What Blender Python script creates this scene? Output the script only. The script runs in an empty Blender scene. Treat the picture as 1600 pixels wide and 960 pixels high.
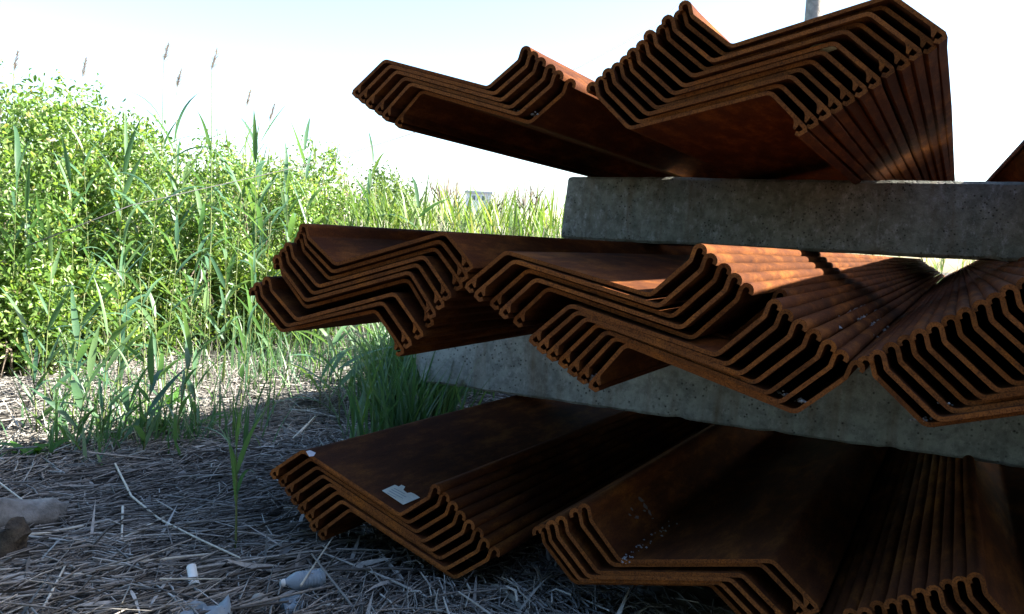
import bpy, bmesh, math, random
import numpy as np
from mathutils import Vector, Matrix, noise
random.seed(7); rng = np.random.default_rng(7)
sc = bpy.context.scene
COL = sc.collection
GZ = 1.28                                   # eye height above the ground

# ------------------------------------------------------------------ camera
FPX = 1349.37
RC = np.array([[0.8860863, 0.08116821, -0.45635819],
               [0.46018535, -0.03615742, 0.88708629],
               [0.05550247, -0.99604436, -0.06939102]])   # columns: image right, image down, forward
cam_d = bpy.data.cameras.new('camera'); cam = bpy.data.objects.new('camera', cam_d); COL.objects.link(cam)
cam_d.sensor_width = 36; cam_d.sensor_fit = 'HORIZONTAL'; cam_d.lens = FPX / 1600 * 36
cam_d.clip_start = 0.05; cam_d.clip_end = 3000
m = Matrix.Identity(4)
for i in range(3):
    m[i][0] = RC[i, 0]; m[i][1] = -RC[i, 1]; m[i][2] = -RC[i, 2]
m[2][3] = GZ
cam.matrix_world = m
sc.camera = cam

# ------------------------------------------------------------------ light
SUN = Vector((1.15, 0.72, 1.0)).normalized()
w = bpy.data.worlds.new('World'); sc.world = w; w.use_nodes = True
nt = w.node_tree; nt.nodes.clear()
sky = nt.nodes.new('ShaderNodeTexSky'); sky.sky_type = 'NISHITA'; sky.sun_disc = False
sky.sun_elevation = math.asin(SUN.z); sky.sun_rotation = math.atan2(SUN.x, SUN.y)
sky.air_density = 1.0; sky.dust_density = 1.6; sky.ozone_density = 1.0
bg = nt.nodes.new('ShaderNodeBackground'); bg.inputs['Strength'].default_value = 0.08
wo = nt.nodes.new('ShaderNodeOutputWorld')
hs = nt.nodes.new('ShaderNodeHueSaturation'); hs.inputs['Saturation'].default_value = 1.15   # slightly bluer sky
nt.links.new(sky.outputs[0], hs.inputs['Color']); nt.links.new(hs.outputs[0], bg.inputs[0]); nt.links.new(bg.outputs[0], wo.inputs[0])
sd = bpy.data.lights.new('sun', 'SUN'); sd.energy = 5.0; sd.angle = math.radians(0.5); sd.color = (1.0, 0.93, 0.82)
so = bpy.data.objects.new('sun', sd); COL.objects.link(so)
so.rotation_euler = (-SUN).to_track_quat('-Z', 'Y').to_euler()
sc.view_settings.view_transform = 'Standard'; sc.view_settings.look = 'None'
sc.view_settings.gamma = 1.0; sc.view_settings.use_curve_mapping = False
sc.view_settings.exposure = 2.7
sc.render.engine = 'CYCLES'
sc.cycles.max_bounces = 6; sc.cycles.diffuse_bounces = 2; sc.cycles.transparent_max_bounces = 6

# ------------------------------------------------------------------ survey helpers (points measured from the photograph)
def ray(px, py):
    return RC @ np.array([px - 800., py - 480., FPX])
def on_y(px, py, y):
    d = ray(px, py); d = d * y / d[1]; return np.array([d[0], d[1], d[2] + GZ])
def on_z(px, py, z=0.0):
    d = ray(px, py); d = d * (z - GZ) / d[2]; return np.array([d[0], d[1], z])
def at_depth(px, py, zc):
    d = ray(px, py) * zc / FPX; return np.array([d[0], d[1], d[2] + GZ])

# ------------------------------------------------------------------ object helpers
def tag(o, label=None, cat=None, group=None, kind=None):
    if label: o['label'] = label
    if cat: o['category'] = cat
    if group: o['group'] = group
    if kind: o['kind'] = kind
    return o
def link(name, me, mats, parent=None, loc=None):
    o = bpy.data.objects.new(name, me); COL.objects.link(o)
    if mats is not None and not me.materials:
        for q in (mats if isinstance(mats, (list, tuple)) else [mats]): me.materials.append(q)
    if parent: o.parent = parent
    if loc is not None: o.location = loc
    return o
def mesh(name, V, F, smooth=True, sharp=None, mi=None):
    me = bpy.data.meshes.new(name); me.from_pydata([tuple(map(float, v)) for v in V], [], F); me.update()
    if mi is not None: me.polygons.foreach_set('material_index', mi)
    if smooth: me.polygons.foreach_set('use_smooth', [True] * len(me.polygons))
    if sharp: me.set_sharp_from_angle(angle=math.radians(sharp))
    return me
def mesh_np(name, V, F, smooth=False):
    """many equal-sized faces, fast"""
    V = np.asarray(V, np.float32).reshape(-1, 3); F = np.asarray(F, np.int32); k = F.shape[1]
    me = bpy.data.meshes.new(name)
    me.vertices.add(len(V)); me.vertices.foreach_set('co', V.ravel())
    me.loops.add(F.size); me.loops.foreach_set('vertex_index', F.ravel())
    me.polygons.add(len(F)); me.polygons.foreach_set('loop_start', np.arange(0, F.size, k, dtype=np.int32))
    if smooth: me.polygons.foreach_set('use_smooth', np.ones(len(F), bool))
    me.update(calc_edges=True)
    return me
def empty(name, loc, rz=0):
    o = bpy.data.objects.new(name, None); COL.objects.link(o); o.location = loc; o.rotation_euler = (0, 0, rz)
    o.empty_display_size = 0.1
    return o
def tube(P, R, n=6, cap=True):
    P = [Vector(p) for p in P]; V = []; F = []
    up = Vector((0.31, 0.2, 0.93))
    for i, p in enumerate(P):
        d = (P[min(i + 1, len(P) - 1)] - P[max(i - 1, 0)]).normalized()
        a = d.cross(up)
        if a.length < 1e-3: a = d.cross(Vector((1, 0, 0)))
        a.normalize(); b = d.cross(a); r = R[i] if hasattr(R, '__len__') else R
        for k in range(n):
            t = 2 * math.pi * k / n
            V.append(p + (a * math.cos(t) + b * math.sin(t)) * r)
    for i in range(len(P) - 1):
        for k in range(n):
            q = (k + 1) % n
            F.append((i * n + k, i * n + q, (i + 1) * n + q, (i + 1) * n + k))
    if cap:
        F.append(tuple(range(n - 1, -1, -1))); F.append(tuple(range((len(P) - 1) * n, len(P) * n)))
    return V, F
def tubes(lst, n=5):
    V = []; F = []
    for P, R in lst:
        v, f = tube(P, R, n); o = len(V); V += v; F += [tuple(i + o for i in q) for q in f]
    return V, F

# ------------------------------------------------------------------ materials
class NB:
    def __init__(s, name):
        s.m = bpy.data.materials.new(name); s.m.use_nodes = True; s.t = s.m.node_tree
        s.t.nodes.clear(); s.out = s.t.nodes.new('ShaderNodeOutputMaterial'); s._c = None
    def n(s, t, **kw):
        q = s.t.nodes.new('ShaderNode' + t)
        for k, v in kw.items():
            if hasattr(q, k): setattr(q, k, v)
            else: q.inputs[k.replace('_', ' ')].default_value = v
        return q
    def l(s, a, b): s.t.links.new(a, b)
    def co(s):
        if not s._c: s._c = s.n('TexCoord').outputs['Object']
        return s._c
    def wco(s):
        return s.n('NewGeometry').outputs['Position']
    def noise(s, scale, detail=4, rough=0.6, vec=None, stretch=None):
        v = vec or s.co()
        if stretch:
            mp = s.n('Mapping'); mp.inputs['Scale'].default_value = stretch; s.l(v, mp.inputs[0]); v = mp.outputs[0]
        q = s.n('TexNoise'); q.inputs['Scale'].default_value = scale; q.inputs['Detail'].default_value = detail
        q.inputs['Roughness'].default_value = rough; s.l(v, q.inputs['Vector']); return q.outputs['Fac']
    def ramp(s, fac, stops):
        q = s.n('ValToRGB'); e = q.color_ramp.elements
        while len(e) < len(stops): e.new(0.5)
        for i, (p, c) in enumerate(stops):
            e[i].position = p; e[i].color = (*c, 1) if not isinstance(c, (int, float)) else (c, c, c, 1)
        s.l(fac, q.inputs[0]); return q.outputs[0]
    def mix(s, fac, a, b, mode='MIX'):
        q = s.n('MixRGB'); q.blend_type = mode
        for i, v in ((0, fac), (1, a), (2, b)):
            if isinstance(v, (int, float)): q.inputs[i].default_value = v
            elif isinstance(v, tuple): q.inputs[i].default_value = (*v, 1)
            else: s.l(v, q.inputs[i])
        return q.outputs[0]
    def bsdf(s, col, rough=0.8, bump=None, bs=0.3, bd=0.01, metal=0.0, spec=0.3, **kw):
        q = s.n('BsdfPrincipled')
        for k, v in (('Base Color', col), ('Roughness', rough)):
            if isinstance(v, tuple): q.inputs[k].default_value = (*v, 1)
            elif isinstance(v, (int, float)): q.inputs[k].default_value = v
            else: s.l(v, q.inputs[k])
        q.inputs['Metallic'].default_value = metal; q.inputs['Specular IOR Level'].default_value = spec
        for k, v in kw.items(): q.inputs[k.replace('_', ' ')].default_value = v
        if bump is not None:
            b = s.n('Bump'); b.inputs['Strength'].default_value = bs; b.inputs['Distance'].default_value = bd
            s.l(bump, b.inputs['Height']); s.l(b.outputs[0], q.inputs['Normal'])
        s.l(q.outputs[0], s.out.inputs[0]); return q

def rust_surface():
    b = NB('rusted_steel'); wc = b.wco()
    big = b.noise(1.6, 5, 0.65, wc, (1, 0.35, 1)); mid = b.noise(14, 6, 0.7, wc, (1, 0.25, 1)); fine = b.noise(160, 3, 0.6, wc)
    rnd = b.n('ObjectInfo').outputs['Random']; scale = b.noise(5, 9, 0.75, wc, (1, 0.5, 1))
    c = b.ramp(mid, [(0.28, (0.040, 0.013, 0.0065)), (0.5, (0.095, 0.031, 0.009)), (0.74, (0.25, 0.088, 0.018))])
    c = b.mix(b.ramp(big, [(0.44, 0.0), (0.70, 0.55)]), c, (0.050, 0.018, 0.012))
    c = b.mix(b.ramp(fine, [(0.3, 0.45), (0.6, 0.0)]), c, (0.02, 0.008, 0.005))
    c = b.mix(b.ramp(scale, [(0.53, 0.0), (0.60, 0.16)]), c, (0.05, 0.02, 0.015))
    hv = b.n('HueSaturation'); b.l(c, hv.inputs['Color'])
    mr = b.n('MapRange'); mr.inputs['To Min'].default_value = 0.8; mr.inputs['To Max'].default_value = 1.2
    b.l(rnd, mr.inputs[0]); b.l(mr.outputs[0], hv.inputs['Value'])
    b.bsdf(hv.outputs[0], 0.88, fine, 0.35, 0.004, spec=0.06)
    return b.m
def rust_end():
    b = NB('rusted_cut_end'); wc = b.wco()
    mid = b.noise(9, 5, 0.7, wc); fine = b.noise(220, 4, 0.75, wc)
    c = b.ramp(mid, [(0.3, (0.18, 0.064, 0.022)), (0.55, (0.25, 0.088, 0.025)), (0.75, (0.40, 0.132, 0.024))])
    c = b.mix(b.ramp(fine, [(0.36, 0.8), (0.55, 0.0)]), c, (0.028, 0.012, 0.008))
    sp2 = b.noise(30, 7, 0.8, wc); c = b.mix(b.ramp(sp2, [(0.54, 0.0), (0.62, 0.6)]), c, (0.05, 0.022, 0.014))
    hv = b.n('HueSaturation'); b.l(c, hv.inputs['Color']); mr = b.n('MapRange'); mr.inputs['To Min'].default_value = 0.72; mr.inputs['To Max'].default_value = 1.25
    b.l(b.n('ObjectInfo').outputs['Random'], mr.inputs[0]); b.l(mr.outputs[0], hv.inputs['Value']); c = hv.outputs[0]
    b.bsdf(c, 0.92, fine, 0.6, 0.004, spec=0.06)
    return b.m
def concrete(name, a, c2, pores):
    b = NB(name); wc = b.wco()
    big = b.noise(2.2, 6, 0.7, wc); mid = b.noise(18, 6, 0.7, wc); fine = b.noise(90, 4, 0.7, wc)
    c = b.ramp(big, [(0.3, a), (0.7, c2)])
    c = b.mix(b.ramp(mid, [(0.42, 0.0), (0.66, 0.7)]), c, tuple(x * 0.42 for x in a))
    lime = b.noise(30, 8, 0.8, wc, (1, 1, 0.6))
    c = b.mix(b.ramp(lime, [(0.52, 0.0), (0.66, 0.7)]), c, tuple(min(0.5, x * 2.1) for x in c2))
    stain = b.noise(5.0, 4, 0.6, wc, (1.6, 1, 0.16))
    c = b.mix(b.ramp(stain, [(0.52, 0.0), (0.70, 0.6)]), c, (0.15, 0.10, 0.058))
    v = b.n('TexVoronoi'); v.inputs['Scale'].default_value = pores; b.l(wc, v.inputs['Vector'])
    pit = b.ramp(v.outputs['Distance'], [(0.10, 0.0), (0.28, 1.0)])
    pm = b.mix(b.ramp(b.noise(7, 4, 0.6, wc), [(0.42, 1.0), (0.56, 0.0)]), pit, (1, 1, 1))
    c = b.mix(1.0, c, b.mix(0.8, (1, 1, 1), pm), 'MULTIPLY')
    h = b.mix(0.5, b.mix(0.6, fine, mid), pm, 'MULTIPLY')
    b.bsdf(c, 0.92, h, 0.9, 0.012, spec=0.2)
    return b.m
def leafmat(name, stops, trans=0.35, rough=0.45, spec=0.4):
    b = NB(name); g = b.n('NewGeometry'); oi = b.n('ObjectInfo')
    ad = b.n('Math', operation='ADD'); b.l(g.outputs['Random Per Island'], ad.inputs[0]); b.l(oi.outputs['Random'], ad.inputs[1])
    fr = b.n('Math', operation='FRACT'); b.l(ad.outputs[0], fr.inputs[0])
    c = b.ramp(fr.outputs[0], stops)
    wc = g.outputs['Position']
    c = b.mix(b.ramp(b.noise(1.1, 2, 0.5, wc), [(0.4, 0.0), (0.65, 0.35)]), c, tuple(x * 0.7 for x in stops[0][1]))
    p = b.bsdf(c, rough, spec=spec)
    tr = b.n('BsdfTranslucent')
    tc = b.mix(1.0, c, (1.5, 1.45, 0.7), 'MULTIPLY'); b.l(tc, tr.inputs[0])
    mx = b.n('MixShader'); mx.inputs[0].default_value = trans
    b.l(p.outputs[0], mx.inputs[1]); b.l(tr.outputs[0], mx.inputs[2]); b.l(mx.outputs[0], b.out.inputs[0])
    return b.m
def strawmat(name, stops, rough=0.7):
    b = NB(name); g = b.n('NewGeometry')
    c = b.ramp(g.outputs['Random Per Island'], stops)
    c = b.mix(b.ramp(b.noise(60, 3, 0.6, g.outputs['Position']), [(0.35, 0.35), (0.6, 0.0)]), c, (0.10, 0.085, 0.065))
    b.bsdf(c, rough, spec=0.25); return b.m
def plain(name, c1, c2, scale=20, rough=0.7, bs=0.3, bd=0.01, **kw):
    b = NB(name); f = b.noise(scale, 5, 0.65)
    b.bsdf(b.ramp(f, [(0.3, c1), (0.7, c2)]), rough, f, bs, bd, **kw); return b.m

M = dict(
    rust=rust_surface(), cut=rust_end(),
    conc=concrete('weathered_concrete', (0.20, 0.208, 0.175), (0.33, 0.338, 0.29), 48),
    conc2=concrete('mottled_concrete', (0.29, 0.315, 0.31), (0.42, 0.45, 0.43), 40),
    leaf=leafmat('shrub_leaf', [(0.0, (0.075, 0.155, 0.040)), (0.4, (0.13, 0.235, 0.055)), (0.75, (0.19, 0.29, 0.075)), (0.93, (0.26, 0.34, 0.15)), (1.0, (0.24, 0.20, 0.10))], 0.48, 0.38, 0.7),
    leaf2=leafmat('far_leaf', [(0.0, (0.06, 0.12, 0.03)), (1.0, (0.13, 0.20, 0.05))], 0.35),
    reed=leafmat('reed_leaf', [(0.0, (0.05, 0.125, 0.065)), (0.6, (0.085, 0.18, 0.085)), (1.0, (0.13, 0.22, 0.075))], 0.40, 0.42, 0.6),
    bed=leafmat('reed_bed_leaf', [(0.0, (0.07, 0.14, 0.035)), (0.6, (0.12, 0.20, 0.045)), (0.85, (0.17, 0.23, 0.07)), (1.0, (0.24, 0.24, 0.11))], 0.40, 0.5),
    tleaf=leafmat('blocker_tree_leaf', [(0.0, (0.022, 0.045, 0.014)), (1.0, (0.04, 0.07, 0.022))], 0.08, 0.7, 0.1),  # kept dark so the added trees bounce little light
    stem=plain('reed_stem', (0.09, 0.13, 0.04), (0.15, 0.18, 0.07), 30, 0.5),
    weed=leafmat('weed_leaf', [(0.0, (0.03, 0.10, 0.012)), (1.0, (0.06, 0.16, 0.02))], 0.35),
    plume=leafmat('reed_plume', [(0.0, (0.26, 0.22, 0.28)), (1.0, (0.45, 0.40, 0.44))], 0.3, 0.8),
    straw=strawmat('dead_reed_straw', [(0.0, (0.06, 0.056, 0.052)), (0.3, (0.15, 0.142, 0.132)), (0.7, (0.29, 0.275, 0.25)), (1.0, (0.46, 0.44, 0.40))]),
    bark=plain('shrub_bark', (0.07, 0.055, 0.04), (0.17, 0.14, 0.11), 40, 0.9),
    drift=plain('driftwood', (0.09, 0.082, 0.072), (0.26, 0.24, 0.215), 16, 0.85, 0.6, 0.02),
    rot=plain('rotten_wood', (0.015, 0.013, 0.011), (0.10, 0.078, 0.055), 14, 0.9, 0.8, 0.02),
    pale=plain('bleached_cane', (0.38, 0.34, 0.27), (0.62, 0.57, 0.47), 40, 0.7),
    pvc=plain('white_plastic', (0.62, 0.62, 0.58), (0.80, 0.80, 0.77), 12, 0.4),
    stone=plain('stone', (0.20, 0.185, 0.155), (0.38, 0.35, 0.30), 14, 0.9, 0.7, 0.02),
    chunk=plain('ochre_chunk', (0.28, 0.22, 0.12), (0.5, 0.42, 0.27), 60, 0.9, 0.7, 0.01),
    paper=plain('yellowed_paper', (0.66, 0.64, 0.50), (0.78, 0.76, 0.64), 30, 0.8, 0.05),
    ink=plain('faded_ink', (0.22, 0.24, 0.27), (0.36, 0.37, 0.38), 200, 0.9, 0.0),
    paint=plain('white_paint_dab', (0.62, 0.58, 0.62), (0.82, 0.79, 0.80), 60, 0.6),
    poop=plain('pale_splatter', (0.06, 0.055, 0.06), (0.15, 0.145, 0.155), 60, 0.7),
    crumb=plain('grey_crumb', (0.14, 0.14, 0.145), (0.36, 0.36, 0.37), 90, 0.6),
    timber=plain('old_timber', (0.13, 0.12, 0.10), (0.26, 0.24, 0.20), 12, 0.9, 0.6, 0.02),
    wire=plain('grey_cable', (0.05, 0.05, 0.052), (0.09, 0.09, 0.092), 40, 0.6),
    pole=plain('pole_wood', (0.16, 0.145, 0.13), (0.34, 0.32, 0.29), 9, 0.9, 0.6, 0.02),
    wall=plain('hazed_pale_cladding', (0.6, 0.62, 0.63), (0.68, 0.7, 0.71), 2, 0.8),  # pale walls, lightened further in colour to look hazy
    roof=plain('grey_roof', (0.38, 0.39, 0.41), (0.46, 0.47, 0.48), 2, 0.8),
    glass=plain('dark_glazing', (0.06, 0.08, 0.10), (0.1, 0.12, 0.15), 2, 0.2),
    sand=plain('sandy_bank', (0.34, 0.29, 0.21), (0.48, 0.41, 0.31), 0.4, 0.95),
)
def clear_plastic(name, col, rough, alpha):
    b = NB(name); f = b.noise(30, 3, 0.6)
    p = b.bsdf(col, rough, f, 0.3, 0.01, spec=0.6)
    p.inputs['Transmission Weight'].default_value = alpha; p.inputs['IOR'].default_value = 1.15
    return b.m
M['bottle'] = clear_plastic('clear_bottle_plastic', (0.62, 0.72, 0.80), 0.25, 0.6)
M['bag'] = clear_plastic('cloudy_film', (0.40, 0.47, 0.52), 0.4, 0.5)
def groundmat():
    b = NB('reed_litter_soil'); wc = b.wco()
    f = b.noise(35, 6, 0.75, wc, (1, 0.6, 1)); g = b.noise(3, 4, 0.6, wc)
    c = b.ramp(f, [(0.3, (0.02, 0.018, 0.016)), (0.55, (0.09, 0.083, 0.075)), (0.75, (0.24, 0.225, 0.20))])
    c = b.mix(b.ramp(g, [(0.45, 0.0), (0.7, 0.5)]), c, (0.10, 0.08, 0.06))
    b.bsdf(c, 0.95, f, 0.8, 0.03, spec=0.1); return b.m
M['ground'] = groundmat()

# ------------------------------------------------------------------ ground
def gh(x, y):
    d = math.hypot(x + 3, y - 3)
    a = 0.035 * noise.noise((x * 1.3, y * 1.3, 0.3)) + 0.02 * noise.noise((x * 4, y * 4, 1.7))
    far = 0.25 * noise.noise((x * 0.06, y * 0.06, 5.0)) if d > 14 else 0
    return a * min(1, 1.0) + far * min(1, (d - 14) / 20 if d > 14 else 0)
def axis(lo, hi, step, far_lo, far_hi):
    a = list(np.arange(lo, hi + 1e-6, step)); s = step; x = hi
    while x < far_hi: s *= 1.35; x += s; a.append(x)
    s = step; x = lo
    while x > far_lo: s *= 1.35; x -= s; a.insert(0, x)
    return a
xs = axis(-9, 3, 0.13, -900, 900); ys = axis(-1, 11, 0.13, -900, 900)
V = [(x, y, gh(x, y)) for y in ys for x in xs]; nx = len(xs)
F = [(j * nx + i, j * nx + i + 1, (j + 1) * nx + i + 1, (j + 1) * nx + i) for j in range(len(ys) - 1) for i in range(nx - 1)]
tag(link('ground', mesh('ground', V, F), M['ground']), kind='structure')
# far sandy bank beyond the reed bed
V = []; F = []; n = 60
for j in range(5):
    for i in range(n):
        t = i / (n - 1); a = math.radians(100 + 55 * t)
        r = 190 + 14 * j; hgt = [0, 8.5, 11.6, 11.0, -1][j] * (0.85 + 0.3 * noise.noise((t * 6, 2.2, 0))) * (0.35 + 0.65 * math.sin(math.pi * min(1, t * 1.6 + 0.2)) if t < 0.5 else 0.7)
        V.append((math.cos(a) * r, math.sin(a) * r, hgt if 0 < j < 4 else -0.6))
for j in range(4):
    for i in range(n - 1): F.append((j * n + i, j * n + i + 1, (j + 1) * n + i + 1, (j + 1) * n + i))
tag(link('sand_bank', mesh('sand_bank', V, F), M['sand']), kind='structure')

# ------------------------------------------------------------------ sheet piles
T = 0.0132
def fillet(A, Bp, C, r, n=5):
    A, Bp, C = map(np.array, (A, Bp, C)); u = (A - Bp) / np.linalg.norm(A - Bp); v = (C - Bp) / np.linalg.norm(C - Bp)
    ang = math.acos(max(-1, min(1, float(u @ v)))); d = r / math.tan(ang / 2)
    d = min(d, 0.48 * np.linalg.norm(A - Bp), 0.48 * np.linalg.norm(C - Bp))
    p, q = Bp + u * d, Bp + v * d
    out = []
    for k in range(n + 1):
        t = k / n; out.append((1 - t) ** 2 * p + 2 * t * (1 - t) * Bp + t * t * q)
    return out
def rot2(v, a):
    c, s = math.cos(a), math.sin(a); return np.array([c * v[0] - s * v[1], s * v[0] + c * v[1]])
def offset(P, t):
    P = np.array(P); n = len(P); L = []; Rr = []
    d = np.diff(P, axis=0); d /= np.linalg.norm(d, axis=1)[:, None]
    for i in range(n):
        a = d[max(i - 1, 0)]; b = d[min(i, n - 2)]
        tg = a + b; tg /= np.linalg.norm(tg); nn = np.array([-tg[1], tg[0]])
        k = 1 / max(0.6, float(nn @ np.array([-b[1], b[0]])))
        L.append(P[i] + nn * t / 2 * k); Rr.append(P[i] - nn * t / 2 * k)
    return L, Rr
def strip(P, t, ysegs, wob, cap0=True, cap1=True, dy=0.0, spur=None):
    L, Rr = offset(P, t); n = len(P); V = []; F = []; MI = []
    for k, y in enumerate(ysegs):
        for q in L: V.append((q[0] + wob[k][0], y, q[1] + wob[k][1]))
        for q in Rr: V.append((q[0] + wob[k][0], y, q[1] + wob[k][1]))
    K = len(ysegs); S = 2 * n
    def face(f, mi): F.append(f); MI.append(mi)
    for i in range(n - 1):
        face((i, i + 1, n + i + 1, n + i), 1)
        b = (K - 1) * S; face((b + i + 1, b + i, b + n + i, b + n + i + 1), 1)
        for k in range(K - 1):
            a, b = k * S, (k + 1) * S
            face((a + i + 1, a + i, b + i, b + i + 1), 0)
            face((a + n + i, a + n + i + 1, b + n + i + 1, b + n + i), 0)
    for k in range(K - 1):
        a, b = k * S, (k + 1) * S
        if cap0: face((a, a + n, b + n, b), 0)
        if cap1: face((a + n - 1, b + n - 1, b + 2 * n - 1, a + 2 * n - 1), 0)
    if spur is not None:
        o = len(V); m_ = len(spur)
        for k, y in enumerate(ysegs):
            yy = y - 0.002 if k == 0 else y + (0.002 if k == K - 1 else 0)
            for q in spur: V.append((q[0] + wob[k][0], yy, q[1] + wob[k][1]))
        face(tuple(o + i for i in range(m_)), 1)
        face(tuple(o + (K - 1) * m_ + i for i in range(m_ - 1, -1, -1)), 1)
        for k in range(K - 1):
            for i in range(m_):
                j = (i + 1) % m_; face((o + k * m_ + i, o + (k + 1) * m_ + i, o + (k + 1) * m_ + j, o + k * m_ + j), 0)
    return V, F, MI
def fix_normals(me):
    bm = bmesh.new(); bm.from_mesh(me); bmesh.ops.recalc_face_normals(bm, faces=bm.faces); bm.to_mesh(me); bm.free()
LEN = 16.0
def make_sheet(C, b2, b1, N, s, y0, label, group, rotz=0.0, pivot=None, pitch=0.0):
    """C clutch corner, b2/b1 web bends, N neck below the hook; s=+1 when the hook is on the right"""
    C, b2, b1, N = (np.array(q, float) for q in (C, b2, b1, N))
    org = (b1 + b2) / 2
    C, b2, b1, N = (q - org for q in (C, b2, b1, N))
    # hook: stem stands nearly upright, then curls over away from the web
    st = np.array([s * math.cos(math.radians(74)), math.sin(math.radians(74))])
    H0 = N + st * 0.036; r = 0.0165; out = np.array([s * st[1], -s * st[0]]); cen = H0 + out * r
    hook = [H0]
    for k in range(1, 9):
        a = math.radians(205) * k / 8
        hook.append(cen + rot2(-out * r, -s * a))
    # clutch: leg runs on as the outer jaw and turns back under a small socket
    u = (C - b2) / np.linalg.norm(C - b2); Lg = np.linalg.norm(C - b2)
    inn = np.array([-u[1], u[0]])
    if inn @ (b1 - b2) < 0: inn = -inn
    J0 = b2 + u * (Lg - 0.062); J1 = b2 + u * (Lg - 0.012)
    k1 = J1 + u * 0.010 + inn * 0.006; lip = J1 + u * 0.006 + inn * 0.026; lip2 = J1 - u * 0.006 + inn * 0.031
    spur = [b2 + u * (Lg - 0.060) + inn * T * .3, b2 + u * (Lg - 0.046) + inn * 0.013, b2 + u * (Lg - 0.034) + inn * 0.027,
            b2 + u * (Lg - 0.026) + inn * 0.026, b2 + u * (Lg - 0.030) + inn * T * .3]
    fN = fillet(b1, N, H0, 0.02, 4)
    nk = fN[0] + (b1 - fN[0]) * 0.04
    body = [J0] + fillet(J0, b2, b1, 0.034) + fillet(b2, b1, nk, 0.034) + [nk]
    hookP = [nk] + fN + hook
    sock = [J0, b2 + u * (Lg - 0.03), J1, k1, lip, lip2]
    ysegs = [0, 0.12, 1.2, 4.0, 8.0, LEN]
    wob = [(0, 0)] + [(random.uniform(-1, 1) * 0.0035, random.uniform(-1, 1) * 0.0016) for _ in ysegs[1:]]
    loc = (org[0], y0, org[1] + GZ)
    mats = [M['rust'], M['cut']]
    def mk(name, args, parent=None):
        V, F, MI = args
        me = mesh(name, V, F, True, None, MI); fix_normals(me); me.set_sharp_from_angle(angle=math.radians(38))
        return link(name, me, mats, parent)
    o = mk('sheet_pile', strip(body, T, ysegs, wob, False, False)); o.location = loc
    mk('hook', strip(hookP, T, ysegs, wob, False, True), o)
    mk('socket', strip(sock, T, ysegs, wob, False, True, spur=spur), o)
    if rotz:
        p = Vector((pivot[0], pivot[1], 0)); d = Vector(loc) - p; d.rotate(Matrix.Rotation(rotz, 3, 'Z').to_euler())
        o.location = p + d; o.rotation_euler = (0, 0, rotz)
    o.rotation_euler = (math.radians(pitch), 0, rotz)
    tag(o, label, 'sheet pile', group)
    return o
ORD = ['topmost', 'second', 'third', 'fourth', 'fifth', 'sixth', 'seventh', 'eighth', 'ninth', 'tenth', 'eleventh', 'twelfth', 'thirteenth', 'fourteenth', 'fifteenth', 'sixteenth']
def P4(pix, y): return [on_y(px, py, y)[[0, 2]] - np.array([0, GZ]) for px, py in pix]
BUNDLE = {}
def bundle(keys, n, s, y0, where, group, shifts=None, rotz=0, pivot=None, pitch=0.0):
    ks = sorted(keys); out = []
    for i in range(n):
        a = max(k for k in ks if k <= i); b = min(k for k in ks if k >= i)
        t = 0 if a == b else (i - a) / (b - a)
        pts = [(1 - t) * np.array(p) + t * np.array(q) for p, q in zip(keys[a], keys[b])]
        j = np.array([random.uniform(-.0035, .0035), random.uniform(-.0009, .0009)])
        pts = [p + j for p in pts]
        y = y0 + random.uniform(-0.018, 0.02) + (shifts or {}).get(i, 0)
        nth = 'topmost rusty sheet pile' if i == 0 else ('bottom rusty sheet pile' if i == n - 1 else f'{ORD[i]} rusty sheet pile down')
        out.append(make_sheet(*pts, s, y, f'{nth} {where}', group, rotz, pivot, pitch))
    return out
YT, YM, YB = 2.9, 2.6, 2.65
# upper layer
bT1 = bundle({0: P4([(549, 144), (600, 94), (761, 137), (810, 94)], YT), 5: P4([(613, 192), (655, 142), (825, 191), (877, 145)], YT)}, 6, 1, YT,
             'of the upper left bundle jutting over the reeds', 'sheet piles of the upper left bundle')
T2k = {0: P4([(1482, 57), (1395, -5), (1145, 74), (1084, 26)], YT), 11: P4([(1259, 203), (1202, 144), (981, 201), (933, 151)], YT)}
def lerpk(k, a, b, t): return [(1 - t) * np.array(p) + t * np.array(q) for p, q in zip(k[a], k[b])]
T2k[4] = lerpk(T2k, 0, 11, 4 / 11 - 0.012); T2k[5] = [p + np.array([-0.003, -0.003]) for p in lerpk(T2k, 0, 11, 5 / 11)]
bT2 = bundle(T2k, 12, -1, YT, 'of the big upper right bundle above the concrete', 'sheet piles of the upper right bundle')
sh = np.array([1.53, 0.012])
bT3 = bundle({k: [p + sh for p in T2k[k]] for k in (0, 4, 5, 11)}, 12, -1, YT, 'of the skewed bundle at the far right edge', 'sheet piles of the far right upper bundle',
             rotz=math.radians(2.9), pivot=(0.33, YT))
sh4 = np.array([2.80, 0.012])  # unseen bundle added to block sun reaching the bottom right steel
bT4 = bundle({k: [p + sh4 for p in T2k[k]] for k in (0, 4, 5, 11)}, 12, -1, YT, 'of the outermost upper bundle added unseen beyond the right edge to block sun', 'sheet piles of the added outermost upper bundle',
             rotz=math.radians(2.9), pivot=(1.6, YT))
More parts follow.
